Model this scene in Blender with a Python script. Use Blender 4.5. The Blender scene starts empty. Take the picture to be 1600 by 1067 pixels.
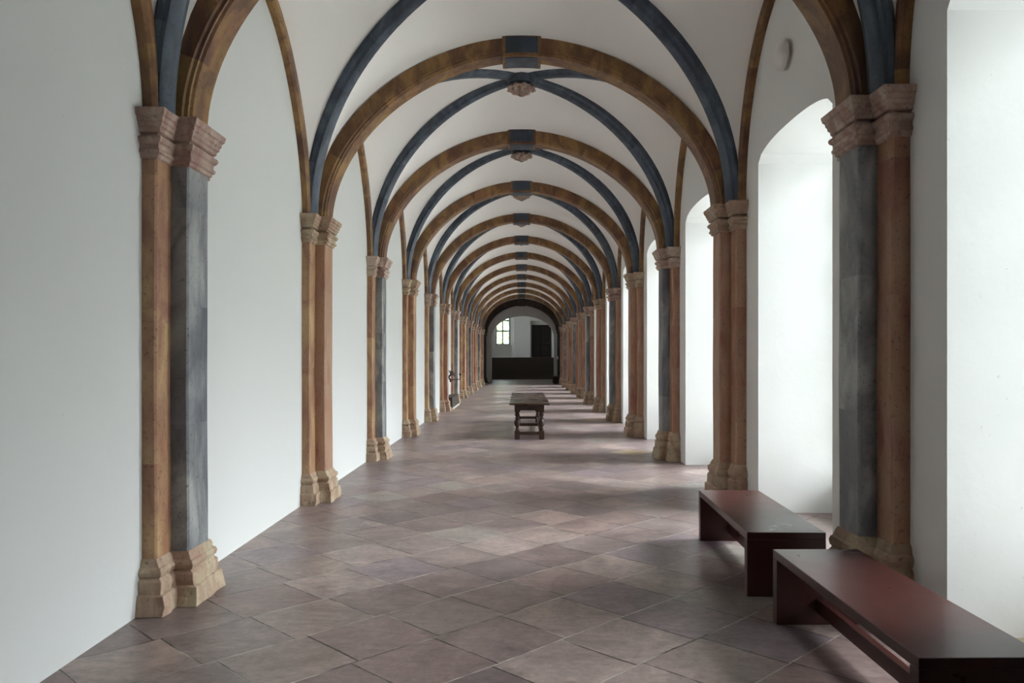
import bpy, bmesh, math, random
from mathutils import Vector, noise
random.seed(7)
PI = math.pi
sc = bpy.context.scene
C = sc.collection

# ---------------------------------------------------------------- camera
cam = bpy.data.cameras.new('camera'); cam_o = bpy.data.objects.new('camera', cam); C.objects.link(cam_o)
cam.sensor_width = 36.0; cam.lens = 36.0 * 1250 / 1600
cam.shift_x = -15 / 1600; cam.shift_y = 23.5 / 1600
cam.clip_start = 0.05; cam.clip_end = 500
cam_o.location = (0, 0, 1.6); cam_o.rotation_euler = (PI / 2, 0, 0)
sc.camera = cam_o

# ---------------------------------------------------------------- world, colour, light settings
w = bpy.data.worlds.new('overcast_sky'); sc.world = w; w.use_nodes = True
wn = w.node_tree; wn.nodes.clear()
wo = wn.nodes.new('ShaderNodeOutputWorld'); bg = wn.nodes.new('ShaderNodeBackground')
tc = wn.nodes.new('ShaderNodeTexCoord'); sp = wn.nodes.new('ShaderNodeSeparateXYZ')
rp = wn.nodes.new('ShaderNodeValToRGB')
wn.links.new(tc.outputs['Generated'], sp.inputs[0]); wn.links.new(sp.outputs['Z'], rp.inputs[0])
rp.color_ramp.elements[0].position = 0.0; rp.color_ramp.elements[0].color = (0.885, 0.91, 0.955, 1)
rp.color_ramp.elements[1].position = 0.8; rp.color_ramp.elements[1].color = (0.885, 0.92, 0.985, 1)
# veiled sun: a broad brighter patch of cloud high on the window side
dt = wn.nodes.new('ShaderNodeVectorMath'); dt.operation = 'DOT_PRODUCT'; wn.links.new(tc.outputs['Generated'], dt.inputs[0])
dt.inputs[1].default_value = Vector((0.72, 0.08, 0.72)).normalized()
mx_ = wn.nodes.new('ShaderNodeMath'); mx_.operation = 'MAXIMUM'; wn.links.new(dt.outputs['Value'], mx_.inputs[0]); mx_.inputs[1].default_value = 0.0
pw_ = wn.nodes.new('ShaderNodeMath'); pw_.operation = 'POWER'; wn.links.new(mx_.outputs[0], pw_.inputs[0]); pw_.inputs[1].default_value = 14.0
ma_ = wn.nodes.new('ShaderNodeMath'); ma_.operation = 'MULTIPLY_ADD'; wn.links.new(pw_.outputs[0], ma_.inputs[0]); ma_.inputs[1].default_value = 30.0; ma_.inputs[2].default_value = 2.3
wn.links.new(rp.outputs[0], bg.inputs[0]); wn.links.new(ma_.outputs[0], bg.inputs[1])
wn.links.new(bg.outputs[0], wo.inputs[0])
sc.view_settings.view_transform = 'Standard'; sc.view_settings.look = 'None'
sc.view_settings.gamma = 1.0; sc.view_settings.use_curve_mapping = False
sc.view_settings.exposure = 1.87
sc.cycles.use_denoising = True
sc.cycles.max_bounces = 16; sc.cycles.diffuse_bounces = 12; sc.cycles.transparent_max_bounces = 12
sc.cycles.sample_clamp_indirect = 8.0

# ---------------------------------------------------------------- key dimensions (metres)
WL, WR = 2.365, 2.42          # wall distances left / right of the camera axis
S = 3.63                      # bay length
def pc(k): return 5.35 + (k - 1) * S      # pier centre of pier k
NP = 13                       # piers 1..13, the last one coloured darker for shade
ZL, ZR = 3.13, 3.27           # springing height left / right
ZA = 4.94                     # intrados apex of transverse arches
AX = 2.15                     # intrados half width
Y0, Y1 = -11.0, 49.15          # corridor from / to; unseen windowless stretch behind lengthened to dim pier fronts
ZT = 5.95                     # top of walls

# ---------------------------------------------------------------- materials
def mat(name):
    m = bpy.data.materials.new(name); m.use_nodes = True
    nt = m.node_tree; nt.nodes.clear()
    out = nt.nodes.new('ShaderNodeOutputMaterial'); b = nt.nodes.new('ShaderNodeBsdfPrincipled')
    nt.links.new(b.outputs[0], out.inputs[0])
    return m, nt, b
def N(nt, t, **kw):
    n = nt.nodes.new('ShaderNode' + t)
    for k, v in kw.items(): setattr(n, k, v)
    return n
def L(nt, a, b): nt.links.new(a, b)
def math_(nt, op, a, b=None, c=None, clamp=False):
    n = N(nt, 'Math', operation=op); n.use_clamp = clamp
    for i, v in enumerate((a, b, c)):
        if v is None: continue
        if hasattr(v, 'links'): L(nt, v, n.inputs[i])
        else: n.inputs[i].default_value = v
    return n.outputs[0]
def mix(nt, f, a, b, mode='MIX'):
    n = N(nt, 'Mix', data_type='RGBA', blend_type=mode)
    for s, v in ((n.inputs[0], f), (n.inputs[6], a), (n.inputs[7], b)):
        if hasattr(v, 'links'): L(nt, v, s)
        elif isinstance(v, (int, float)): s.default_value = v
        else: s.default_value = (v[0], v[1], v[2], 1)
    return n.outputs[2]
def ramp(nt, f, stops, interp='LINEAR'):
    n = N(nt, 'ValToRGB'); n.color_ramp.interpolation = interp
    e = n.color_ramp.elements
    while len(e) < len(stops): e.new(0.5)
    for el, (p, c) in zip(e, stops):
        el.position = p; el.color = (c[0], c[1], c[2], 1)
    L(nt, f, n.inputs[0]); return n.outputs[0]
def fnoise(nt, vec, scale, detail=4, rough=0.55, dist=0.0):
    n = N(nt, 'TexNoise'); n.inputs['Scale'].default_value = scale; n.inputs['Detail'].default_value = detail
    n.inputs['Roughness'].default_value = rough; n.inputs['Distortion'].default_value = dist
    if vec is not None: L(nt, vec, n.inputs['Vector'])
    return n.outputs['Fac']
def posn(nt, scale=(1, 1, 1), rot=(0, 0, 0), offset=None):
    g = N(nt, 'NewGeometry'); mp = N(nt, 'Mapping')
    L(nt, g.outputs['Position'], mp.inputs[0]); mp.inputs['Scale'].default_value = scale; mp.inputs['Rotation'].default_value = rot
    v = mp.outputs[0]
    if offset is not None:
        a = N(nt, 'VectorMath', operation='ADD'); L(nt, v, a.inputs[0]); L(nt, offset, a.inputs[1]); v = a.outputs[0]
    return v
def bump(nt, b, h, strength=0.3, dist=0.01):
    n = N(nt, 'Bump'); n.inputs['Strength'].default_value = strength; n.inputs['Distance'].default_value = dist
    L(nt, h, n.inputs['Height']); L(nt, n.outputs[0], b.inputs['Normal'])

def stone(name, pal, rough=0.6, veins=(0.7, 0.6, 0.5), vein_amt=0.35, rot=(0.5, 0.4, 0.2), scale=2.2, bumps=0.25, stretch=(1.5, 1.5, 0.5)):
    """painted/marble stone: palette spread by a per-block value and clouded by noise, with veins and pits"""
    m, nt, b = mat(name)
    at = N(nt, 'Attribute'); at.attribute_name = 'blk'
    sc_ = N(nt, 'VectorMath', operation='SCALE'); L(nt, at.outputs['Vector'], sc_.inputs[0]); sc_.inputs['Scale'].default_value = 17.0
    v = posn(nt, stretch, rot, sc_.outputs[0])
    n1 = fnoise(nt, v, scale, 6, 0.62, 0.8)
    f = math_(nt, 'ADD', math_(nt, 'MULTIPLY', n1, 1.5), math_(nt, 'MULTIPLY', at.outputs['Fac'], 0.45))
    f = math_(nt, 'SUBTRACT', f, 0.48, clamp=True)
    k = len(pal) - 1
    col = ramp(nt, f, [(i / k, c) for i, c in enumerate(pal)])
    n2 = fnoise(nt, posn(nt, (1, 1, 0.5), (0.6, -0.5, 0.3), sc_.outputs[0]), scale * 1.1, 4, 0.55, 0.7)
    vein = math_(nt, 'SUBTRACT', 1.0, math_(nt, 'MULTIPLY', math_(nt, 'ABSOLUTE', math_(nt, 'SUBTRACT', n2, 0.5)), 9.0), clamp=True)
    col = mix(nt, math_(nt, 'MULTIPLY', vein, vein_amt), col, veins)
    n3 = fnoise(nt, posn(nt), 38, 3, 0.7)
    pit = ramp(nt, n3, [(0.30, (0.45, 0.45, 0.45)), (0.42, (1, 1, 1))])
    col = mix(nt, 1.0, col, pit, 'MULTIPLY')
    L(nt, col, b.inputs['Base Color']); b.inputs['Roughness'].default_value = rough
    bump(nt, b, math_(nt, 'ADD', n3, math_(nt, 'MULTIPLY', n1, 2.0)), bumps, 0.006)
    return m

M = {}
M['ochre'] = stone('ochre_painted_stone', [(0.10, 0.038, 0.018), (0.20, 0.092, 0.034), (0.29, 0.165, 0.055), (0.22, 0.098, 0.042), (0.10, 0.036, 0.022)], 0.55, (0.06, 0.02, 0.018), 0.6)
M['ochre_light'] = stone('ochre_marble', [(0.23, 0.10, 0.062), (0.37, 0.205, 0.10), (0.46, 0.30, 0.15), (0.40, 0.22, 0.13), (0.27, 0.12, 0.085)], 0.5, (0.20, 0.06, 0.05), 0.55)
M['red'] = stone('red_marble', [(0.20, 0.075, 0.055), (0.30, 0.135, 0.08), (0.36, 0.20, 0.115), (0.27, 0.11, 0.075), (0.17, 0.055, 0.045)], 0.5, (0.42, 0.29, 0.20), 0.35)
M['blue'] = stone('blue_grey_marble', [(0.085, 0.088, 0.108), (0.18, 0.184, 0.198), (0.35, 0.355, 0.34), (0.20, 0.205, 0.215), (0.095, 0.097, 0.135)], 0.5, (0.06, 0.065, 0.08), 0.6, scale=1.6)
M['blue_rib'] = stone('blue_painted_rib', [(0.022, 0.030, 0.044), (0.044, 0.062, 0.092), (0.080, 0.105, 0.135), (0.048, 0.066, 0.100), (0.024, 0.032, 0.052)], 0.55, (0.012, 0.014, 0.02), 0.5, scale=3.0)
M['cream'] = stone('cream_carved_stone', [(0.27, 0.195, 0.125), (0.37, 0.29, 0.19), (0.44, 0.355, 0.24), (0.38, 0.28, 0.195), (0.29, 0.185, 0.145)], 0.7, (0.24, 0.09, 0.07), 0.5, scale=3.2, bumps=0.5)
M['pink'] = stone('pink_veined_stone', [(0.32, 0.235, 0.185), (0.42, 0.325, 0.25), (0.47, 0.375, 0.295), (0.41, 0.29, 0.235), (0.28, 0.15, 0.125)], 0.65, (0.21, 0.08, 0.07), 0.6, scale=3.2, bumps=0.35)
M['dark_and_shaded_stone'] = stone('dark_brown_and_shaded_stone', [(0.035, 0.022, 0.016), (0.06, 0.038, 0.026), (0.085, 0.055, 0.038)], 0.6, (0.02, 0.015, 0.012), 0.4)  # browns darkened for the windowless end bay's shade; also the chest's own brown
M['shaded_blue'] = stone('shaded_blue_stone', [(0.03, 0.035, 0.045), (0.05, 0.055, 0.065), (0.07, 0.075, 0.08)], 0.6, (0.02, 0.02, 0.03), 0.4)  # blues of the last pier and ribs, darkened to stand for shade

def plaster(name, c, rough=0.85):
    m, nt, b = mat(name)
    v = posn(nt)
    n1 = fnoise(nt, v, 0.7, 5, 0.6)
    n2 = fnoise(nt, v, 6.0, 5, 0.6)
    col = mix(nt, n1, tuple(x * 0.965 for x in c), c)
    sp_ = fnoise(nt, v, 28, 2, 0.5)
    col = mix(nt, math_(nt, 'MULTIPLY', ramp(nt, sp_, [(0.235, (1, 1, 1)), (0.255, (0, 0, 0))]), 0.35), col, (0.45, 0.42, 0.38))
    L(nt, col, b.inputs['Base Color']); b.inputs['Roughness'].default_value = rough
    b.inputs['Specular IOR Level'].default_value = 0.2
    bump(nt, b, math_(nt, 'ADD', math_(nt, 'MULTIPLY', n1, 3.0), n2), 0.14, 0.02)
    return m
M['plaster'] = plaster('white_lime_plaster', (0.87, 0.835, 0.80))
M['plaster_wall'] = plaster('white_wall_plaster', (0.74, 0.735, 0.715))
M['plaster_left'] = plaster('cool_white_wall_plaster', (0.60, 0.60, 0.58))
M['plaster_grey'] = plaster('grey_wall_plaster', (0.62, 0.60, 0.56))

def floor_mat():
    m, nt, b = mat('sandstone_flags')
    g = N(nt, 'NewGeometry')
    wob = N(nt, 'TexNoise'); wob.inputs['Scale'].default_value = 1.3; wob.inputs['Detail'].default_value = 3
    L(nt, g.outputs['Position'], wob.inputs['Vector'])
    wv = N(nt, 'VectorMath', operation='SUBTRACT'); L(nt, wob.outputs['Color'], wv.inputs[0]); wv.inputs[1].default_value = (0.5, 0.5, 0.5)
    ws = N(nt, 'VectorMath', operation='SCALE'); L(nt, wv.outputs[0], ws.inputs[0]); ws.inputs['Scale'].default_value = 0.045
    wa = N(nt, 'VectorMath', operation='ADD'); L(nt, g.outputs['Position'], wa.inputs[0]); L(nt, ws.outputs[0], wa.inputs[1])
    s = N(nt, 'SeparateXYZ'); L(nt, wa.outputs[0], s.inputs[0])
    T = 0.538; r2 = 1 / math.sqrt(2) / T
    u = math_(nt, 'SUBTRACT', math_(nt, 'MULTIPLY', math_(nt, 'ADD', s.outputs[0], s.outputs[1]), r2), 0.157 / T - 50)
    v = math_(nt, 'SUBTRACT', math_(nt, 'MULTIPLY', math_(nt, 'SUBTRACT', s.outputs[1], s.outputs[0]), r2), 0.348 / T - 50)
    vi = math_(nt, 'FLOOR', v)
    wr = N(nt, 'TexWhiteNoise', noise_dimensions='1D'); L(nt, vi, wr.inputs['W'])
    u = math_(nt, 'ADD', u, math_(nt, 'MULTIPLY', math_(nt, 'SUBTRACT', wr.outputs['Value'], 0.5), 0.26))
    ui = math_(nt, 'FLOOR', u)
    # some flags are split or narrower: second level random
    cb = N(nt, 'CombineXYZ'); L(nt, ui, cb.inputs[0]); L(nt, vi, cb.inputs[1])
    wn2 = N(nt, 'TexWhiteNoise', noise_dimensions='3D'); L(nt, cb.outputs[0], wn2.inputs['Vector'])
    rnd = wn2.outputs['Value']
    fu = math_(nt, 'SUBTRACT', u, ui); fv = math_(nt, 'SUBTRACT', v, vi)
    def edge(f): return math_(nt, 'MINIMUM', f, math_(nt, 'SUBTRACT', 1.0, f))
    eu, ev = edge(fu), edge(fv)
    e = math_(nt, 'MINIMUM', eu, ev)
    en = fnoise(nt, g.outputs['Position'], 11, 5, 0.75)
    ew = math_(nt, 'SUBTRACT', e, math_(nt, 'MULTIPLY', math_(nt, 'SUBTRACT', en, 0.5), 0.034))
    gapw = math_(nt, 'SUBTRACT', math_(nt, 'MULTIPLY', fnoise(nt, g.outputs['Position'], 2.6, 3, 0.6), 0.034), 0.006)
    joint = math_(nt, 'MULTIPLY', math_(nt, 'SUBTRACT', 1.0, math_(nt, 'DIVIDE', ew, gapw)), 2.0, clamp=True)
    base = ramp(nt, rnd, [(0.0, (0.152, 0.118, 0.116)), (0.10, (0.195, 0.152, 0.143)), (0.30, (0.235, 0.182, 0.165)), (0.47, (0.178, 0.133, 0.127)),
                          (0.58, (0.205, 0.148, 0.138)), (0.72, (0.255, 0.200, 0.185)), (0.84, (0.185, 0.145, 0.155)), (0.93, (0.215, 0.190, 0.172)),
                          (0.955, (0.23, 0.17, 0.155)), (0.985, (0.40, 0.32, 0.205))], 'CONSTANT')
    n1 = fnoise(nt, posn(nt, (1, 1, 1), (0, 0, 0.6), wn2.outputs['Color']), 1.6, 6, 0.65, 1.0)
    base = mix(nt, 1.0, base, ramp(nt, n1, [(0.28, (0.62, 0.59, 0.58)), (0.5, (1.05, 1.02, 1.01)), (0.72, (1.5, 1.45, 1.4))]), 'MULTIPLY')
    n2 = fnoise(nt, posn(nt, (1, 3.5, 1), (0, 0, 0.9)), 5, 5, 0.7, 0.5)
    base = mix(nt, 1.0, base, ramp(nt, n2, [(0.32, (0.72, 0.72, 0.72)), (0.68, (1.2, 1.18, 1.17))]), 'MULTIPLY')
    n4 = fnoise(nt, g.outputs['Position'], 17, 6, 0.75, 0.6)
    base = mix(nt, 1.0, base, ramp(nt, n4, [(0.32, (0.74, 0.73, 0.73)), (0.5, (1, 1, 1)), (0.68, (1.22, 1.2, 1.2))]), 'MULTIPLY')
    jn = fnoise(nt, g.outputs['Position'], 1.7, 2, 0.5)
    # joints along one direction mostly dark gaps, along the other pale mortar
    isu = math_(nt, 'LESS_THAN', eu, ev)
    sel = ramp(nt, math_(nt, 'ADD', math_(nt, 'MULTIPLY', isu, -0.16), jn), [(0.40, (0, 0, 0)), (0.50, (1, 1, 1))])
    jc = mix(nt, sel, (0.018, 0.013, 0.012), (0.42, 0.37, 0.33))
    # specks
    n3 = fnoise(nt, g.outputs['Position'], 55, 2, 0.6)
    base = mix(nt, math_(nt, 'MULTIPLY', ramp(nt, n3, [(0.70, (0, 0, 0)), (0.76, (1, 1, 1))]), 0.4), base, (0.5, 0.46, 0.42))
    col = mix(nt, math_(nt, 'MULTIPLY', joint, 0.95), base, jc)
    L(nt, col, b.inputs['Base Color'])
    L(nt, math_(nt, 'ADD', math_(nt, 'MULTIPLY', n2, 0.26), 0.25), b.inputs['Roughness'])
    b.inputs['Specular IOR Level'].default_value = 0.45
    h = math_(nt, 'ADD', math_(nt, 'MULTIPLY', joint, -1.2), math_(nt, 'ADD', math_(nt, 'MULTIPLY', n1, 0.9), math_(nt, 'MULTIPLY', n2, 0.45)))
    h = math_(nt, 'ADD', h, math_(nt, 'MULTIPLY', rnd, 0.25))
    bump(nt, b, h, 0.4, 0.010)
    return m
M['floor'] = floor_mat()

def wood(name, c1, c2, rough=0.3, grain=(22, 0.9, 22), coat=0.0):
    m, nt, b = mat(name)
    v = posn(nt, grain)
    n1 = fnoise(nt, v, 1.6, 3, 0.5)
    n2 = fnoise(nt, posn(nt), 3.0, 4, 0.6)
    col = mix(nt, math_(nt, 'MULTIPLY', math_(nt, 'ADD', n1, fnoise(nt, posn(nt), 1.3, 2, 0.5)), 0.5), c1, c2)
    L(nt, col, b.inputs['Base Color'])
    L(nt, math_(nt, 'ADD', math_(nt, 'MULTIPLY', n2, 0.16), rough), b.inputs['Roughness'])
    b.inputs['Specular IOR Level'].default_value = 0.4; b.inputs['Coat Weight'].default_value = coat; b.inputs['Coat Roughness'].default_value = 0.25
    return m
M['bench'] = wood('red_brown_bench_wood', (0.030, 0.009, 0.008), (0.072, 0.023, 0.019), 0.22)
M['oak'] = wood('old_brown_oak', (0.022, 0.010, 0.006), (0.045, 0.020, 0.011), 0.4, (9, 9, 1))
M['oak_top'] = wood('polished_oak_top', (0.03, 0.018, 0.011), (0.055, 0.032, 0.02), 0.2, (14, 1, 9))
M['dark_wood'] = wood('near_black_wood', (0.010, 0.007, 0.006), (0.020, 0.013, 0.010), 0.4)
M['stair'] = wood('dark_stair_stone', (0.075, 0.058, 0.045), (0.12, 0.095, 0.075), 0.45, (1, 4, 4))

def simple(name, c, rough=0.5, metal=0.0, nscale=8.0, var=0.12):
    m, nt, b = mat(name)
    n1 = fnoise(nt, posn(nt), nscale, 4, 0.6)
    L(nt, mix(nt, n1, tuple(x * (1 - var) for x in c), tuple(min(1, x * (1 + var)) for x in c)), b.inputs['Base Color'])
    b.inputs['Roughness'].default_value = rough; b.inputs['Metallic'].default_value = metal
    return m
M['iron'] = simple('wrought_iron', (0.012, 0.011, 0.010), 0.5, 0.4)
M['white_paint'] = simple('white_window_paint', (0.75, 0.76, 0.76), 0.45)
M['grey_frame'] = simple('grey_window_paint', (0.30, 0.33, 0.35), 0.5)
M['lamp_glass'] = simple('matt_white_lamp', (0.72, 0.70, 0.67), 0.35, var=0.02)
M['switch'] = simple('white_plastic', (0.8, 0.8, 0.8), 0.4, var=0.02)
M['outdoor'] = simple('gravel_yard', (0.55, 0.54, 0.50), 0.9, nscale=2)
M['leaf'] = simple('green_leaves', (0.16, 0.30, 0.07), 0.6, nscale=3, var=0.4)
M['bark'] = simple('tree_bark', (0.10, 0.07, 0.05), 0.9)
M['leak_cover'] = simple('leak_cover_boards', (0.12, 0.09, 0.07), 0.9)
M['pale'] = simple('pale_board', (0.62, 0.58, 0.52), 0.5)
def glass():
    m = bpy.data.materials.new('window_glass'); m.use_nodes = True; nt = m.node_tree; nt.nodes.clear()
    o = N(nt, 'OutputMaterial'); t = N(nt, 'BsdfTransparent'); g = N(nt, 'BsdfGlossy'); f = N(nt, 'Fresnel'); mx = N(nt, 'MixShader')
    n = N(nt, 'TexNoise'); n.inputs['Scale'].default_value = 3
    t.inputs[0].default_value = (0.93, 0.96, 0.95, 1); g.inputs['Roughness'].default_value = 0.02; f.inputs['IOR'].default_value = 1.45
    bp = N(nt, 'Bump'); bp.inputs['Strength'].default_value = 0.05; L(nt, n.outputs['Fac'], bp.inputs['Height']); L(nt, bp.outputs[0], g.inputs['Normal'])
    L(nt, f.outputs[0], mx.inputs[0]); L(nt, t.outputs[0], mx.inputs[1]); L(nt, g.outputs[0], mx.inputs[2]); L(nt, mx.outputs[0], o.inputs[0])
    return m
M['glass'] = glass()

# ---------------------------------------------------------------- mesh helpers
class MB:
    def __init__(s): s.v = []; s.f = []; s.b = []
    def add(s, vs, fs, bs=None):
        o = len(s.v); s.v += [tuple(v) for v in vs]
        s.f += [tuple(i + o for i in f) for f in fs]
        s.b += (bs if bs is not None else [0.0] * len(fs))
    def box(s, x0, x1, y0, y1, z0, z1, blk=0.0):
        vs = [(x0, y0, z0), (x1, y0, z0), (x1, y1, z0), (x0, y1, z0), (x0, y0, z1), (x1, y0, z1), (x1, y1, z1), (x0, y1, z1)]
        s.add(vs, [(0, 3, 2, 1), (4, 5, 6, 7), (0, 1, 5, 4), (1, 2, 6, 5), (2, 3, 7, 6), (3, 0, 4, 7)], [blk] * 6)
    def rings(s, rings, closed=True, caps=True, blks=None):
        n = len(rings[0]); vs = [p for r in rings for p in r]; fs = []; bs = []
        for i in range(len(rings) - 1):
            for j in range(n if closed else n - 1):
                k = (j + 1) % n
                fs.append((i * n + j, i * n + k, (i + 1) * n + k, (i + 1) * n + j)); bs.append(blks[i] if blks else 0.0)
        if caps and closed:
            fs.append(tuple(range(n))[::-1]); bs.append(blks[0] if blks else 0.0)
            fs.append(tuple((len(rings) - 1) * n + j for j in range(n))); bs.append(blks[-1] if blks else 0.0)
        s.add(vs, fs, bs)
    def lathe(s, prof, cx=0, cy=0, seg=20, axis='z'):
        rings = []
        for r, h in prof:
            ring = []
            for j in range(seg):
                a = 2 * PI * j / seg; p, q = r * math.cos(a), r * math.sin(a)
                ring.append((cx + p, cy + q, h) if axis == 'z' else (h, cx + p, cy + q))
            rings.append(ring)
        s.rings(rings)
    def prism(s, poly, axis, a, b):
        """poly of 2-D points extruded along axis from a to b; axis 'x': poly=(y,z), 'y': poly=(x,z), 'z': poly=(x,y)"""
        def P(p, t):
            return (t, p[0], p[1]) if axis == 'x' else ((p[0], t, p[1]) if axis == 'y' else (p[0], p[1], t))
        s.rings([[P(p, a) for p in poly], [P(p, b) for p in poly]])
    def tube(s, pts, r, seg=8):
        rings = []; pts = [Vector(p) for p in pts]
        for i, p in enumerate(pts):
            t = (pts[min(i + 1, len(pts) - 1)] - pts[max(i - 1, 0)]).normalized()
            ref = Vector((0, 0, 1)) if abs(t.z) < 0.9 else Vector((1, 0, 0))
            a = t.cross(ref).normalized(); b = t.cross(a)
            rr = r[i] if isinstance(r, (list, tuple)) else r
            rings.append([tuple(p + a * rr * math.cos(2 * PI * j / seg) + b * rr * math.sin(2 * PI * j / seg)) for j in range(seg)])
        s.rings(rings)
    def build(s, name, material, parent=None, smooth=None, bevel=0.0, bseg=2, disp=None):
        me = bpy.data.meshes.new(name); me.from_pydata(s.v, [], s.f); me.update()
        at = me.attributes.new('blk', 'FLOAT', 'FACE'); at.data.foreach_set('value', s.b)
        bm = bmesh.new(); bm.from_mesh(me); bmesh.ops.recalc_face_normals(bm, faces=bm.faces)
        if disp: disp(bm)
        bm.to_mesh(me); bm.free()
        o = bpy.data.objects.new(name, me); C.objects.link(o); me.materials.append(material)
        if smooth is not None:
            for p in me.polygons: p.use_smooth = True
            me.set_sharp_from_angle(angle=math.radians(smooth))
        if bevel:
            md = o.modifiers.new('edge', 'BEVEL'); md.width = bevel; md.segments = bseg; md.limit_method = 'ANGLE'; md.angle_limit = math.radians(40)
        if parent: o.parent = parent
        return o
def tag(o, label=None, cat=None, group=None, kind=None):
    if label: o['label'] = label
    if cat: o['category'] = cat
    if group: o['group'] = group
    if kind: o['kind'] = kind
    return o
def empty(name, loc, rz=0.0):
    o = bpy.data.objects.new(name, None); C.objects.link(o); o.location = loc; o.rotation_euler = (0, 0, rz); o.empty_display_size = 0.1
    return o
def local(o, child):   # child mesh built in world coordinates -> keep place under the moved parent
    child.parent = o
def shift(mb, loc):
    mb.v = [(x - loc[0], y - loc[1], z - loc[2]) for x, y, z in mb.v]; return mb
def structure(o, label=None):
    o['kind'] = 'structure'
    if label: o['label'] = label
    return o
ORD = ['', 'first', 'second', 'third', 'fourth', 'fifth', 'sixth', 'seventh', 'eighth', 'ninth', 'tenth', 'eleventh', 'twelfth', 'thirteenth']

# ================================================================ SETTING
# floor
f = MB(); f.box(-WL - 0.02, WR + 1.0, Y0, 55.0, -0.2, 0.0)
structure(f.build('floor', M['floor']), 'red grey sandstone flags laid diagonally along the cloister')

# left wall (solid, plain); reaches the cover slab
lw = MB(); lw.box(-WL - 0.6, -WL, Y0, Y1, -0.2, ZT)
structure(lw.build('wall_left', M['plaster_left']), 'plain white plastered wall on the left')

# right wall with deep arched niches down to the floor, one per bay
NS, NAP = 3.57, 3.72           # niche spring / apex
WX = 3.30                      # outer face of right wall
bays = list(range(0, 12))     # bay k lies between pier k and pier k+1 ; niche in each of these
def niche(k): return (pc(k) + 0.88 if k else pc(1) - 1.85), pc(k + 1) - 0.80     # the one beside the viewer narrowed, mostly unseen, to dim the foreground
rw = MB()
edges = [Y0]
for k in bays:
    a, b = niche(k); edges += [a, b]
edges.append(Y1)
for i in range(0, len(edges), 2):      # wall piers
    rw.box(WR, WX, edges[i], edges[i + 1], -0.2, ZT)
for k in bays:
    a, b = niche(k); mid = (a + b) / 2; h = (b - a) / 2
    pts = []
    n = 20
    for i in range(n + 1):
        t = -1 + 2 * i / n
        pts.append((mid + h * t, NS + (NAP - NS) * math.sqrt(max(0, 1 - abs(t) ** 2.4))))
    poly = pts + [(b, ZT), (a, ZT)]
    rw.prism(poly, 'x', WR, WX)
    rw.box(WX - 0.10, WX, a, b, -0.2, 0.25)        # parapet under the window
structure(rw.build('wall_right', M['plaster_wall']), 'white plastered window wall on the right with deep arched niches')

# windows
def window_x(n, y0, y1, z0, z1, x):
    fr = MB(); t = 0.06
    fr.box(x, x + 0.09, y0, y0 + t, z0, z1); fr.box(x, x + 0.09, y1 - t, y1, z0, z1)
    fr.box(x, x + 0.09, y0 + t, y1 - t, z0, z0 + t); fr.box(x, x + 0.09, y0 + t, y1 - t, z1 - t, z1)
    for i in (1, 2):
        yy = y0 + (y1 - y0) * i / 3; fr.box(x + 0.02, x + 0.07, yy - 0.022, yy + 0.022, z0 + t, z1 - t)
    for i in range(1, 5):
        zz = z0 + (z1 - z0) * i / 5; fr.box(x + 0.025, x + 0.065, y0 + t, y1 - t, zz - 0.015, zz + 0.015)
    o = fr.build('window_%d' % n, M['white_paint'])
    structure(o, 'tall glazed window at the back of its arched niche')
    g = MB(); g.box(x + 0.04, x + 0.048, y0 + t, y1 - t, z0 + t, z1 - t)
    g.build('pane', M['glass'], o)
    la = bpy.data.lights.new('sky_portal', 'AREA'); la.shape = 'RECTANGLE'; la.size = z1 - z0; la.size_y = y1 - y0
    la.cycles.is_portal = True
    lo = bpy.data.objects.new('sky_portal', la); C.objects.link(lo); lo.location = (x + 0.12, (y0 + y1) / 2, (z0 + z1) / 2); lo.rotation_euler = (0, PI / 2, 0)
for i, k in enumerate(bays):
    a, b = niche(k); window_x(i + 1, a, b, 0.25, 3.82, WX)

# wall behind the camera
bw = MB(); bw.box(-WL - 0.6, WX, Y0 - 0.4, Y0, -0.2, ZT); structure(bw.build('wall_back', M['plaster_wall']), 'white wall behind the viewer')

# vault curves -------------------------------------------------
def sup(u, n):   # height fraction of a superellipse at |u|<=1
    return max(0.0, 1 - min(1, abs(u)) ** n) ** (1.0 / n)
def z0s(sx): return ZL if sx < 0 else ZR
def wrib(sx, k, s, up=0.0):      # wall rib point, s in [0,1] from pier k to k+1
    a = PI * s; ya, yb = pc(k) + 0.34, pc(k + 1) - 0.34
    n = 1.68 if sx < 0 else 1.95; top = 4.95 if sx < 0 else 5.12
    c, q = math.cos(a), max(0.0, math.sin(a))
    y = (ya + yb) / 2 - (yb - ya) / 2 * math.copysign(abs(c) ** (2 / n), c)
    return Vector(((-WL if sx < 0 else WR), y, z0s(sx) + (top - z0s(sx)) * q ** (2 / n) + up))
def arch(s, r=0.0, ax=AX, za=ZA, zl=None):        # transverse arch point (x,z), s 0..1 left to right
    def P(s):
        a = PI * s; n = 1.84
        c, q = math.cos(a), max(0.0, math.sin(a)); sx = -1 if c > 0 else 1
        z0 = (z0s(sx) if zl is None else zl)
        return Vector((-math.copysign(abs(c) ** (2 / n), c) * ax, z0 + (za - z0) * q ** (2 / n)))
    p = P(s)
    if r:
        e = 2e-3; t = (P(min(1, s + e)) - P(max(0, s - e)))
        if s < e: t = Vector((0, 1))
        if s > 1 - e: t = Vector((0, -1))
        t.normalize(); p = p + Vector((-t.y, t.x)) * r
    return p
ZB = 5.30
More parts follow.
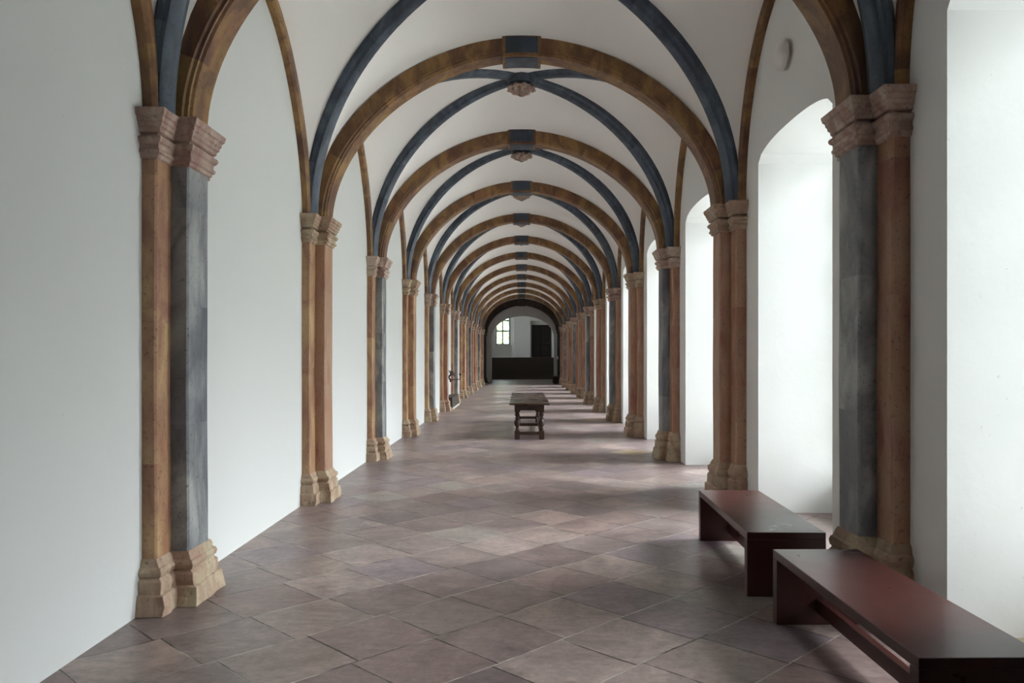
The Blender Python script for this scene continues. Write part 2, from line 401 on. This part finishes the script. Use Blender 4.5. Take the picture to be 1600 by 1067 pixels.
def diag(k, sx, sy, t, up=0.0):  # half rib of bay k from the corner by pier (sy=-1 near, +1 far) to the centre; t in [0,1] by angle
    yc = (pc(k) + pc(k + 1)) / 2
    p0 = Vector((sx * 2.245, (pc(k) + 0.29) if sy < 0 else (pc(k + 1) - 0.29)))
    a = t * PI / 2; q = Vector((0, yc)) + (p0 - Vector((0, yc))) * math.cos(a)
    z = z0s(sx) + (ZB - z0s(sx)) * math.sin(a) ** (1.0)
    return Vector((q.x, q.y, z + up))

# ceiling webs
def diag_full(k, sy, s, up):     # across the corridor at the near/far diagonals
    return diag(k, -1, sy, s * 2, up) if s <= 0.5 else diag(k, 1, sy, (1 - s) * 2, up)
def diag_side(k, sx, s, up):
    return diag(k, sx, -1, s * 2, up) if s <= 0.5 else diag(k, sx, 1, (1 - s) * 2, up)
ce = MB(); NSG, NM = 40, 10
for k in range(-4, 13):
    for sy in (-1, 1):
        yy = pc(k) + 0.03 if sy < 0 else pc(k + 1) - 0.03
        rows = []
        for j in range(NM + 1):
            m_ = j / NM; row = []
            for i in range(NSG + 1):
                s = i / NSG; A = arch(s, 0.13); A3 = Vector((A.x, yy, A.y)); D = diag_full(k, sy, s, 0.07)
                p = A3.lerp(D, m_); p.z += 0.10 * math.sin(PI * m_) * math.sin(PI * s) ** 0.5 if 0 < s < 1 else 0
                row.append(p)
            rows.append(row)
        ce.rings(rows, closed=False, caps=False)
    for sx in (-1, 1):
        rows = []
        for j in range(NM + 1):
            m_ = j / NM; row = []
            for i in range(NSG + 1):
                s = i / NSG; A = wrib(sx, k, s, 0.03); A.x += 0.02 * sx; D = diag_side(k, sx, s, 0.07)
                p = A.lerp(D, m_); p.z += 0.08 * math.sin(PI * m_) * math.sin(PI * s) ** 0.5 if 0 < s < 1 else 0
                row.append(p)
            rows.append(row)
        ce.rings(rows, closed=False, caps=False)
structure(ce.build('ceiling', M['plaster'], smooth=35), 'white plastered groin vault over the cloister')
rf = MB(); rf.box(-WL - 0.8, WX + 0.2, Y0 - 0.5, Y1 + 0.4, ZT, ZT + 0.15); structure(rf.build('ceiling_leak_cover', M['leak_cover']), 'unseen slab above the vault, added against light leaks')  # unseen slab, added to stop sky light leaking past the vault

# end wall with the arched opening
EW = Y1
ow = MB()
pts = []
for i in range(33):
    a = PI * i / 32
    pts.append((0.08 - 1.92 * math.copysign(abs(math.cos(a)) ** (2 / 2.1), math.cos(a)), 2.72 + 1.38 * math.sin(a) ** (2 / 2.1)))
poly = [(0.08 - 1.92, -0.2)] + pts + [(0.08 + 1.92, -0.2), (4.6, -0.2), (4.6, 6.6), (-4.6, 6.6), (-4.6, -0.2)]
ow.prism(poly, 'y', EW, EW + 0.5)
structure(ow.build('wall_end', M['plaster_grey']), 'grey plastered end wall with a round arched opening')

# stair hall beyond -------------------------------------------
ZU = 1.53; NST = 10; SY0 = 56.3; TR = 0.30
HB = 66.0
hf = MB(); hf.box(-4.6, 4.6, 55.0, SY0, -0.2, 0.0); structure(hf.build('floor_hall', M['floor']), 'flagged floor before the stairs')
uf = MB(); uf.box(-4.6, 4.6, SY0 + NST * TR, HB, -0.2, ZU); structure(uf.build('floor_upper', M['floor']), 'upper landing at the top of the stairs')
st = empty('staircase', (0.0, SY0, 0))
for i in range(NST):
    b_ = MB(); b_.box(-4.6, 4.6, SY0 + i * TR, SY0 + NST * TR, ZU * i / NST, ZU * (i + 1) / NST)
    b_.box(-4.6, 4.6, SY0 + i * TR - 0.03, SY0 + i * TR + 0.05, ZU * (i + 1) / NST - 0.035, ZU * (i + 1) / NST)
    shift(b_, st.location).build('step', M['stair'], st)
tag(st, 'wide dark stone staircase behind the arched opening at the far end', 'stairs')

def hall_wall(name, mk, rects_holes, axis, a, b, u0, u1, z0, z1, label):
    mb = MB()
    us = sorted({u0, u1} | {h[0] for h in rects_holes} | {h[1] for h in rects_holes}); zs = sorted({z0, z1} | {h[2] for h in rects_holes} | {h[3] for h in rects_holes})
    for i in range(len(us) - 1):
        for j in range(len(zs) - 1):
            um, zm = (us[i] + us[i + 1]) / 2, (zs[j] + zs[j + 1]) / 2
            if any(h[0] < um < h[1] and h[2] < zm < h[3] for h in rects_holes): continue
            if axis == 'y': mb.box(us[i], us[i + 1], a, b, zs[j], zs[j + 1])
            else: mb.box(a, b, us[i], us[i + 1], zs[j], zs[j + 1])
    structure(mb.build(name, mk), label)
WN = (-2.20, -0.62, ZU, 5.3)
DN = (0.72, 2.52, ZU, 4.55)
hall_wall('wall_hall_back', M['plaster_wall'], [WN, DN], 'y', HB, HB + 0.9, -4.6, 4.6, -0.2, 6.6, 'white back wall of the stair hall')
hall_wall('wall_hall_left', M['plaster_wall'], [(57.5, 63.5, 2.4, 5.4)], 'x', -5.0, -4.6, EW, HB + 0.9, -0.2, 6.6, 'left wall of the stair hall')
hall_wall('wall_hall_right', M['plaster_wall'], [], 'x', 4.6, 5.0, EW, HB + 0.9, -0.2, 6.6, 'right wall of the stair hall')
hc = MB(); hc.box(-5.0, 5.0, EW, HB + 0.9, 6.6, 6.8); structure(hc.build('ceiling_hall', M['plaster_wall']), 'ceiling of the stair hall')
# hall window with parapet and reveal
pp = MB(); pp.prism([(WN[1] + 0.01, HB), (WN[1] - 0.33, HB + 0.72), (WN[1] - 0.33, HB + 0.9), (WN[1] + 0.01, HB + 0.9)], 'z', ZU, 5.35); pp.box(WN[0] - 0.01, WN[1] - 0.2, HB + 0.45, HB + 0.9, ZU, 2.55); structure(pp.build('trim_1', M['plaster_wall']), 'plastered parapet under the stair hall window')
def window_y(n, x0, x1, z0, z1, y, portal=True):
    fr = MB(); t = 0.12
    fr.box(x0, x0 + t, y, y + 0.09, z0, z1); fr.box(x1 - t, x1, y, y + 0.09, z0, z1)
    fr.box(x0 + t, x1 - t, y, y + 0.09, z0, z0 + t); fr.box(x0 + t, x1 - t, y, y + 0.09, z1 - t, z1)
    xm = (x0 + x1) / 2; fr.box(xm - 0.055, xm + 0.055, y, y + 0.07, z0 + t, z1 - t)
    for zz in (3.72, 4.6): fr.box(x0 + t, x1 - t, y, y + 0.07, zz - 0.06, zz + 0.06)
    o = fr.build('window_%d' % n, M['grey_frame']); structure(o, 'bright window of the stair hall with a cross of bars, trees outside')
    g = MB(); g.box(x0 + t, x1 - t, y + 0.03, y + 0.038, z0 + t, z1 - t); g.build('pane', M['glass'], o)
    la = bpy.data.lights.new('sky_portal', 'AREA'); la.shape = 'RECTANGLE'; la.size = x1 - x0; la.size_y = z1 - z0; la.cycles.is_portal = True
    lo = bpy.data.objects.new('sky_portal', la); C.objects.link(lo); lo.location = ((x0 + x1) / 2, y + 0.2, (z0 + z1) / 2); lo.rotation_euler = (-PI / 2, 0, 0)
window_y(20, WN[0], WN[1] - 0.33, 2.55, 5.3, HB + 0.72)
la = bpy.data.lights.new('sky_portal', 'AREA'); la.shape = 'RECTANGLE'; la.size = 3.0; la.size_y = 6.0; la.cycles.is_portal = True
lo = bpy.data.objects.new('sky_portal', la); C.objects.link(lo); lo.location = (-5.02, 60.5, 3.9); lo.rotation_euler = (0, -PI / 2, 0)
wf = MB()
for a_, b_ in ((57.5, 57.57), (63.43, 63.5), (60.46, 60.54), (58.9, 58.96), (62.0, 62.06)): wf.box(-4.98, -4.9, a_, b_, 2.4, 5.4)
for a_ in (2.4, 3.9, 5.33): wf.box(-4.98, -4.9, 57.5, 63.5, a_, a_ + 0.07)
o = structure(wf.build('window_21', M['grey_frame']), 'unseen side window added to brighten the stair hall'); g = MB(); g.box(-4.95, -4.94, 57.5, 63.5, 2.4, 5.4); g.build('pane', M['glass'], o)  # out of view, put in to brighten the stair hall
# hall door in its recess
dk = MB(); dk.box(DN[0], DN[1], HB + 0.35, HB + 0.6, ZU, DN[3]); structure(dk.build('trim_2', M['plaster_grey']), 'grey recess around the dark door')
dl = MB()
x0, x1 = DN[0] + 0.12, DN[1] - 0.08
dl.box(x0, x1, HB + 0.24, HB + 0.36, ZU, 4.22)
dr = dl.build('door_1', M['dark_wood']); structure(dr, 'large dark double door at the top of the stairs')
pn = MB(); xm = (x0 + x1) / 2
for (a_, b_) in ((x0 + 0.12, xm - 0.08), (xm + 0.08, x1 - 0.12)):
    for (c_, d_) in ((ZU + 0.2, 2.5), (2.65, 3.3), (3.45, 4.05)):
        q = MB(); q.box(a_, b_, HB + 0.20, HB + 0.24, c_, d_); q.build('door_panel', M['dark_wood'], dr, bevel=0.02)
q = MB(); q.box(xm + 0.05, xm + 0.09, HB + 0.15, HB + 0.24, 2.5, 2.62); q.build('door_handle', M['iron'], dr)

# outdoors ----------------------------------------------------
gd = MB(); gd.box(-60, 90, -40, 140, -0.6, -0.35); structure(gd.build('ground', M['outdoor']), 'gravel yard outside the windows')
tr = empty('leafy_tree', (-2.6, 78, -0.35)); tag(tr, 'green leafy tree seen through the stair hall window', 'tree')
tk = MB(); tk.tube([(0, 0, 0), (0.1, 0, 1.6), (0, 0.1, 3.4), (0.3, 0, 5.5)], [0.28, 0.22, 0.18, 0.08], 10); tk.build('trunk', M['bark'], tr, smooth=60)
cr = MB(); R = random.Random(3)
for i in range(2600):
    while True:
        p = Vector((R.uniform(-1, 1), R.uniform(-1, 1), R.uniform(-1, 1)))
        if p.length < 1: break
    p = Vector((p.x * 3.3, p.y * 2.6, p.z * 2.6 + 4.4)); 
    if noise.noise(p * 0.7) < -0.12: continue
    a = Vector((R.uniform(-1, 1), R.uniform(-1, 1), R.uniform(-1, 1))).normalized(); b = a.orthogonal().normalized(); s_ = R.uniform(0.10, 0.2)
    cr.add([p - a * s_, p + b * s_ * 0.5, p + a * s_, p - b * s_ * 0.5], [(0, 1, 2, 3)])
cr.build('crown', M['leaf'], tr)

# ================================================================ PIERS
H1 = 0.37      # backing strips: projection from wall, half length
H2 = 0.165
def PP(sx): return (0.09, 0.205) if sx < 0 else (0.115, 0.235)   # projection of strips and pilaster from the wall    # pilaster
def outline(e, sx, w_):
    P1, P2 = PP(sx)
    d = [(-0.02, -H1 - e), (P1 + e, -H1 - e), (P1 + e, -H2 - e), (P2 + e, -H2 - e), (P2 + e, H2 + e), (P1 + e, H2 + e), (P1 + e, H1 + e), (-0.02, H1 + e)]
    return [(sx * (w_ - a), b) for a, b in d]
CAP = [(-0.30, 0.004), (-0.292, 0.018), (-0.272, 0.022), (-0.266, 0.036), (-0.246, 0.038), (-0.238, 0.026), (-0.212, 0.03), (-0.2, 0.046), (-0.182, 0.054),
       (-0.166, 0.048), (-0.160, 0.014), (-0.146, 0.014), (-0.140, 0.040), (-0.115, 0.044), (-0.108, 0.055), (-0.085, 0.058), (-0.078, 0.066), (-0.052, 0.070), (-0.044, 0.082), (-0.008, 0.090), (0.0, 0.086)]
BAS = [(0.0, 0.078), (0.06, 0.076), (0.122, 0.070), (0.128, 0.050), (0.165, 0.052), (0.205, 0.050), (0.218, 0.036), (0.228, 0.030), (0.236, 0.042), (0.262, 0.050), (0.284, 0.042), (0.292, 0.026), (0.305, 0.024), (0.322, 0.014), (0.34, 0.002)]
def rough_disp(seed, amt, zmax=None):
    def d(bm):
        bmesh.ops.subdivide_edges(bm, edges=[e for e in bm.edges if e.calc_length() > 0.07], cuts=3, use_grid_fill=True)
        for v in bm.verts:
            if zmax is not None and v.co.z > zmax: k_ = 0.35
            else: k_ = 1.0
            n_ = noise.noise_vector(v.co * 9 + Vector((seed * 7.3, seed * 3.1, 0)))
            n_.z *= 0.3 if v.co.z > 0.01 else 0.0
            v.co += n_ * amt * k_
    return d
def shaft(mb, x0, x1, y0, y1, z0, z1, rnd):
    zs = [z0]; 
    while zs[-1] < z1 - 0.9: zs.append(zs[-1] + rnd.uniform(0.55, 1.15))
    zs.append(z1)
    # one column of stacked blocks; ring outline shared at the joints, corners slightly rounded
    c = 0.012
    xa, xb = min(x0, x1), max(x0, x1)
    o8 = [(xa + c, y0), (xb - c, y0), (xb, y0 + c), (xb, y1 - c), (xb - c, y1), (xa + c, y1), (xa, y1 - c), (xa, y0 + c)]
    rings, blks = [], []
    for i in range(len(zs) - 1):
        b_ = rnd.random()
        n_ = max(2, int((zs[i + 1] - zs[i]) / 0.16)); 
        for j in range(n_ + (1 if i == len(zs) - 2 else 0)):
            z = zs[i] + (zs[i + 1] - zs[i]) * j / n_
            dx, dy = (noise.noise(Vector((z * 1.1, y0, x0))) * 0.006, noise.noise(Vector((z * 1.1, x0, y0 + 5))) * 0.005)
            rings.append([(p[0] + dx, p[1] + dy, z) for p in o8]); blks.append(b_)
    mb.rings(rings, blks=blks)
for k in range(1, NP + 1):
    for sx in (-1, 1):
        w_ = WL if sx < 0 else WR; z0 = z0s(sx); bs = 1.0 if sx < 0 else 1.27
        root = empty('stone_pier', (sx * w_, pc(k), 0)); ox = sx * w_
        rnd = random.Random(k * 10 + sx)
        last = k == NP; P1, P2 = PP(sx)
        blue = (k % 2 == 1)
        hb = 0.34 * bs
        def rel(poly, z): return [(p[0] - ox, p[1], z) for p in poly]
        mb = MB(); shaft(mb, sx * (w_ - P1 + 0.02) - ox, sx * (w_ - P2) - ox, -H2, H2, hb - 0.01, z0 - 0.29, rnd)
        mb.build('pilaster', M['shaded_blue'] if last else (M['blue'] if blue else (M['red'] if sx > 0 or k % 4 == 2 else M['ochre_light'])), root, smooth=30)
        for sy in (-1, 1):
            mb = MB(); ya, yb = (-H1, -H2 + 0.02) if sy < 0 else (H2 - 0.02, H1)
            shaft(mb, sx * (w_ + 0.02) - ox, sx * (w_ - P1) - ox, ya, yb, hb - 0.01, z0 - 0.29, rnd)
            mb.build('side_strip', M['dark_and_shaded_stone'] if last else (M['red'] if sx > 0 else M['ochre_light']), root, smooth=30)
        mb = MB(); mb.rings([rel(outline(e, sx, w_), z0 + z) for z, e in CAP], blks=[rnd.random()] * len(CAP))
        mb.build('capital', M['dark_and_shaded_stone'] if last else (M['pink'] if blue else M['cream']), root, bevel=0.003, disp=rough_disp(k + sx, 0.004))
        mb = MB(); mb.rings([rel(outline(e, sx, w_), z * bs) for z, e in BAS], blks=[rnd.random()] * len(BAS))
        mb.build('base', M['dark_and_shaded_stone'] if last else M['cream'], root, bevel=0.004, disp=rough_disp(k * 3 + sx, 0.026, 0.13 * bs))
        side = 'left wall' if sx < 0 else 'right window wall'
        col = 'shade-darkened' if last else ('blue-grey' if blue else 'reddish ochre')
        tail = {1: 'nearest to the viewer', NP: 'the farthest, beside the end arch'}.get(k, ORD[k] + ' from the viewer')
        tag(root, '%s marble pilaster pier on the %s, %s' % (col, side, tail), 'pier', 'piers along the ' + side)

# ================================================================ TRANSVERSE ARCHES
def sweep_arch(mb, sec, n=64, rnd=None, s0=0.0, s1=1.0, **kw):
    rings, blks = [], []; b_ = rnd.random(); nx = rnd.randint(4, 8)
    for i in range(n + 1):
        s = s0 + (s1 - s0) * i / n
        row = []
        for r, y in sec:
            p = arch(s, r if abs(r) > 1e-6 else 1e-6, **kw); row.append((p.x, y, p.y))
        rings.append(row); blks.append(b_)
        nx -= 1
        if nx == 0: b_ = rnd.random(); nx = rnd.randint(4, 8)
    mb.rings(rings, blks=blks)
ASEC = [(0.0, -0.125), (0.018, -0.135), (0.022, -0.15), (0.045, -0.15), (0.055, -0.165), (0.185, -0.165), (0.185, 0.165), (0.055, 0.165), (0.045, 0.15), (0.022, 0.15), (0.018, 0.135), (0.0, 0.125)]
for k in range(1, NP + 1):
    root = empty('transverse_arch', (0, pc(k), 0)); rnd = random.Random(100 + k)
    last = k == NP
    mb = MB()
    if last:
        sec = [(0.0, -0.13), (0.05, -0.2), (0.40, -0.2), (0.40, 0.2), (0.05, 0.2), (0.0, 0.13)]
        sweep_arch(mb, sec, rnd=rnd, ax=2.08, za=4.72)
        arco = mb.build('arch_ring', M['dark_and_shaded_stone'], root, smooth=30)
    else:
        sweep_arch(mb, ASEC, rnd=rnd); mb.build('arch_ring', M['ochre'], root, smooth=30)
    # keystone box with recessed panels
    zt = (4.72 if last else ZA)
    hw = 0.215
    def zc(x, r): return zt + r - (x * x) / 4.6
    kb = MB()
    xs = [-hw + 2 * hw * i / 8 for i in range(9)]
    kb.rings([[(x, -0.195, zc(x, -0.035)), (x, 0.195, zc(x, -0.035)), (x, 0.195, zc(x, 0.205)), (x, -0.195, zc(x, 0.205))] for x in xs])
    ks = kb.build('keystone', M['dark_and_shaded_stone'] if last else M['ochre'], root, bevel=0.008)
    pm = M['dark_and_shaded_stone'] if last else M['blue_rib']
    xs2 = [-hw + 0.035 + (2 * hw - 0.07) * i / 6 for i in range(7)]
    for sy in (-1, 1):
        q = MB(); ya, yb = sy * 0.19, sy * 0.203
        q.rings([[(x, ya, zc(x, 0.0)), (x, yb, zc(x, 0.0)), (x, yb, zc(x, 0.178)), (x, ya, zc(x, 0.178))] for x in xs2]); q.build('keystone_panel', pm, ks, bevel=0.004)
    q = MB(); q.rings([[(x, -0.155, zc(x, -0.03)), (x, 0.155, zc(x, -0.03)), (x, 0.155, zc(x, -0.044)), (x, -0.155, zc(x, -0.044))] for x in xs2]); q.build('keystone_panel', pm, ks, bevel=0.004)
    if last: tag(root, 'stone arch in shade-darkened brown framing the far end opening', 'arch', 'arches across the vault')
    else: tag(root, 'ochre stone arch with blue panelled keystone, %s one from the viewer' % ORD[k], 'arch', 'arches across the vault')

# ================================================================ DIAGONAL RIBS + BOSS, WALL RIBS
def sweep3(mb, pts, side, sec, rnd, step=(4, 8)):
    """sweep section (a across, h upwards from the intrados) along 3-D points; side = horizontal unit vector"""
    rings, blks = [], []; b_ = rnd.random(); nx = rnd.randint(*step)
    for i, p in enumerate(pts):
        t = (pts[min(i + 1, len(pts) - 1)] - pts[max(0, i - 1)]).normalized()
        up = side.cross(t).normalized()
        if i == 0: t = Vector((0, 0, 1))
        rings.append([tuple(p + side * a + up * h) for a, h in sec]); blks.append(b_)
        nx -= 1
        if nx == 0: b_ = rnd.random(); nx = rnd.randint(*step)
    mb.rings(rings, blks=blks)
RSEC = [(-0.098, 0.15), (-0.098, 0.058), (-0.088, 0.046), (-0.066, 0.034), (-0.05, 0.006), (-0.03, 0.0), (0.03, 0.0), (0.05, 0.006), (0.066, 0.034), (0.088, 0.046), (0.098, 0.058), (0.098, 0.15)]
NAMES_BAY = lambda k: 'over the viewer, before the first arch' if k == 0 else ('before the shade-darkened end arch' if k == NP - 1 else 'between the %s and %s arches' % (ORD[k], ORD[k + 1]))
for k in range(0, NP):
    yc = (pc(k) + pc(k + 1)) / 2
    root = empty('rib_cross', (0, yc, 0)); rnd = random.Random(200 + k)
    rm = M['shaded_blue'] if k == NP - 1 else M['blue_rib']
    for sx in (-1, 1):
        for sy in (-1, 1):
            pts = [diag(k, sx, sy, t / 30 * 0.975) for t in range(31)]
            d = pts[-1] - pts[0]; dh = Vector((d.x, d.y, 0)).normalized(); side = Vector((-dh.y, dh.x, 0))
            # orient so 'up' (side x tangent) points away from the room
            t_ = (pts[16] - pts[14]).normalized()
            if side.cross(t_).z < 0: side = -side
            mb = MB(); sweep3(mb, pts, side, RSEC, rnd); shift(mb, root.location).build('rib', rm, root, smooth=30)
    # hub with hanging rosette
    mb = MB(); mb.lathe([(0.10, ZB + 0.16), (0.19, ZB + 0.14), (0.20, ZB + 0.02), (0.185, ZB - 0.03), (0.12, ZB - 0.05)], 0, 0, 16); mb.build('boss_ring', rm, root, smooth=35)
    mb = MB(); rings = []
    prof = [(0.12, 0.0), (0.165, -0.035), (0.178, -0.062), (0.150, -0.075), (0.138, -0.098), (0.142, -0.112), (0.108, -0.118), (0.088, -0.142), (0.085, -0.154), (0.052, -0.158), (0.038, -0.182), (0.008, -0.192)]
    for i, (r, h) in enumerate(prof):
        ring = []
        for j in range(48):
            a = 2 * PI * j / 48; pet = 1 + (0.30 * abs(math.sin(4 * a + (i // 3) * 0.8)) - 0.12)
            pet += 0.05 * noise.noise(Vector((math.cos(a) * 4, math.sin(a) * 4, i * 0.7 + k)))
            ring.append((r * pet * math.cos(a), r * pet * math.sin(a), ZB - 0.045 + h * 0.72 + 0.014 * math.sin(8 * a + i)))
        rings.append(ring)
    mb.rings(rings); mb.build('rosette', M['pink'], root, smooth=40)
    tag(root, 'crossing blue vault ribs with carved hanging rosette %s' % NAMES_BAY(k), 'vault ribs', 'crossing ribs of the vault bays')
    for sx in (-1, 1):
        if k == NP - 1 and sx > 0: pass
        pts = [wrib(sx, k, i / 44) for i in range(45)]
        mb = MB(); w_ = WL if sx < 0 else WR
        rings, blks = [], []; b_ = rnd.random(); nx = 5
        for i, p in enumerate(pts):
            t = (pts[min(i + 1, 44)] - pts[max(0, i - 1)]); t.x = 0; t.normalize()
            nrm = Vector((0, -t.z, t.y))
            if i in (0,): nrm = Vector((0, -1, 0))
            if i == 44: nrm = Vector((0, 1, 0))
            xo = sx * (w_ + 0.02) ; xi = sx * (w_ - 0.085); xm = sx * (w_ - 0.06)
            ring = []
            for (xx, h) in ((xo, -0.02), (xm, -0.02), (xi, 0.0), (xi, 0.075), (xo, 0.09)):
                q = Vector((xx, p.y, p.z)) + nrm * h; ring.append((q.x, q.y, q.z))
            rings.append(ring); blks.append(b_); nx -= 1
            if nx == 0: b_ = rnd.random(); nx = rnd.randint(4, 8)
        mb.rings(rings, blks=blks)
        o = mb.build('wall_rib', M['dark_and_shaded_stone'] if k == NP - 1 else M['ochre'], None, smooth=30)
        tag(o, 'thin ochre rib arching along the %s wall %s' % ('left' if sx < 0 else 'right', NAMES_BAY(k)), 'wall rib', 'ribs along the wall tops', 'thing')

# ================================================================ BENCHES
def bench(name, loc, rz, length, width, height, label, bars=True, matl='bench'):
    r = empty(name, loc, rz); t = 0.05; L_ = length; m = M[matl]
    s_ = MB(); s_.box(0, width, 0, L_, height - t, height); s_.build('seat', m, r, bevel=0.004)
    for ya in (0.0, L_ - 0.075):
        q = MB(); q.box(0.0, width, ya, ya + 0.075, 0, height - t); q.build('leg_panel', m, r, bevel=0.003)
    if bars:
        q = MB(); q.box(width / 2 - 0.02, width / 2 + 0.02, 0.075, L_ - 0.075, 0.07, 0.155); q.build('stretcher', m, r, bevel=0.004)
        for xx in (0.05, width - 0.08):
            q = MB(); q.box(xx, xx + 0.03, 0.075, L_ - 0.075, height - t - 0.035, height - t); q.build('apron', m, r, bevel=0.003)
    tag(r, label, 'bench', 'benches along the right wall'); return r
bench('wooden_bench', (1.537, 3.095, 0), 0.009, 1.75, 0.515, 0.434, 'red-brown wooden bench nearest the viewer, cut by the picture edge')
bench('wooden_bench', (1.503, 5.33, 0), -0.030, 1.69, 0.52, 0.43, 'dark red-brown wooden bench behind the nearest one, beside the first right pier')
bench('wooden_bench', (1.87, 46.5, 0), 0.0, 1.75, 0.48, 0.44, 'small dark bench far off beside the end arch', True, 'dark_wood')

# ================================================================ TABLE
T = empty('refectory_table', (0.15, 15.2, 0)); tl = 4.45; thh = 0.71
q = MB(); q.box(-0.385, 0.385, 0, tl, thh - 0.035, thh); q.build('tabletop', M['oak_top'], T, bevel=0.006)
q = MB(); hx = 0.285
q.box(-hx, hx, 0.16, 0.20, 0.565, 0.675); q.box(-hx, hx, tl - 0.20, tl - 0.16, 0.565, 0.675)
q.box(-hx, -hx + 0.035, 0.2, tl - 0.2, 0.565, 0.675); q.box(hx - 0.035, hx, 0.2, tl - 0.2, 0.565, 0.675); q.build('apron', M['oak'], T)
LEG = [(0.046, 0.165), (0.046, 0.175), (0.026, 0.182), (0.040, 0.20), (0.040, 0.212), (0.024, 0.222), (0.030, 0.245), (0.052, 0.275), (0.062, 0.315), (0.058, 0.355), (0.042, 0.385), (0.028, 0.398),
       (0.046, 0.408), (0.046, 0.422), (0.028, 0.432), (0.034, 0.452), (0.048, 0.472), (0.050, 0.49), (0.034, 0.51), (0.046, 0.52), (0.046, 0.53)]
for yy in (0.20, tl - 0.29):
    for sx in (-1, 1):
        q = MB(); cx, cy = sx * (hx - 0.05), yy + 0.05
        q.lathe(LEG, cx, cy, 16); q.box(cx - 0.05, cx + 0.05, cy - 0.05, cy + 0.05, 0.06 - 0.06, 0.165); q.box(cx - 0.05, cx + 0.05, cy - 0.05, cy + 0.05, 0.53, 0.675)
        q.build('leg', M['oak'], T, smooth=35)
for yy in (0.21, tl / 2 - 0.04, tl - 0.29):
    q = MB(); q.box(-hx + 0.02, hx - 0.02, yy, yy + 0.08, 0.09, 0.15); q.build('stretcher', M['oak'], T, bevel=0.004)
for sx in (-1, 1):
    q = MB(); q.box(sx * (hx - 0.05) - 0.03, sx * (hx - 0.05) + 0.03, 0.25, tl - 0.25, 0.09, 0.145); q.build('stretcher', M['oak'], T, bevel=0.004)
tag(T, 'long old oak table with turned legs standing in the middle of the cloister', 'table')

# ================================================================ WALL LAMP (shallow dish on the right wall)
ly, lz = 7.27, 4.34
r = empty('wall_lamp', (WR, ly, lz))
mb = MB(); mb.lathe([(0.136, -0.035), (0.140, -0.043), (0.134, -0.062), (0.112, -0.092), (0.078, -0.114), (0.04, -0.126), (0.004, -0.129)], 0, 0, 40, 'x'); mb.build('lamp_dish', M['lamp_glass'], r, smooth=40)
mb = MB(); mb.lathe([(0.055, 0.0), (0.055, -0.05)], 0, 0, 24, 'x'); mb.build('lamp_mount', M['switch'], r, smooth=40)
tag(r, 'round white dish lamp high on the right wall above a niche', 'lamp')

# ================================================================ WROUGHT IRON CANDLE BRACKET
by = 25.55
r = empty('candle_bracket', (-WL, by, 0.95))
mb = MB(); mb.box(0, 0.015, -0.05, 0.05, -0.20, 0.16); mb.build('wall_plate', M['iron'], r)
mb = MB()
mb.tube([(0.01, 0, -0.05), (0.10, 0, -0.09), (0.20, 0, -0.085), (0.30, 0, -0.09), (0.37, 0, -0.08), (0.415, 0, -0.04), (0.42, 0, 0.02), (0.405, 0, 0.06)], 0.012)
mb.lathe([(0.01, 0.05), (0.04, 0.065), (0.045, 0.1), (0.03, 0.1)], 0.405, 0.0, 12); mb.build('long_arm', M['iron'], r, smooth=40)
for i, (dy, dz, ln) in enumerate(((-0.25, 0.17, 0.16), (-0.20, 0.12, 0.13), (-0.15, 0.03, 0.10), (-0.2, -0.15, 0.13), (0.2, 0.13, 0.15), (0.12, -0.12, 0.1))):
    mb = MB(); mb.tube([(0.01, 0, 0), (0.06, dy * 0.4, dz * 0.2), (ln, dy * 0.8, dz * 0.8), (ln * 0.9, dy, dz)], 0.012)
    mb.lathe([(0.008, dz - 0.01), (0.032, dz), (0.036, dz + 0.03), (0.02, dz + 0.03)], ln * 0.9, dy, 10); mb.build('curved_arm', M['iron'], r, smooth=40)
for i in range(3):
    mb = MB(); mb.tube([(0.04 + 0.03 * i, -0.1, 0.20 - 0.05 * i), (0.13 + 0.03 * i, 0.0, 0.15 - 0.05 * i), (0.20 + 0.02 * i, 0.06, 0.11 - 0.04 * i)], 0.013); mb.build('bar', M['iron'], r, smooth=40)
tag(r, 'black wrought iron candle bracket with curling arms on the left wall', 'candle holder')
# low box on the floor below it
r = empty('low_chest', (-WL, 24.2, 0))
mb = MB(); mb.box(0.005, 0.27, 0, 2.35, 0.045, 0.36); mb.build('body', M['dark_and_shaded_stone'], r, bevel=0.01)
mb = MB(); mb.box(0.005, 0.30, -0.03, 2.38, 0.0, 0.045); b_ = mb.build('plinth', M['pale'], r, bevel=0.006); b_['label'] = 'pale plinth strip'
tag(r, 'low dark brown chest on a pale plinth against the left wall', 'chest')
# small white switch on the last right pier
r = MB(); r.box(2.13, 2.22, 48.52 - 0.0, 48.56, 1.44, 1.62); r2 = r.build('light_switch', M['switch'], bevel=0.005)
tag(r2, 'tiny white switch box on the farthest right pier', 'switch')
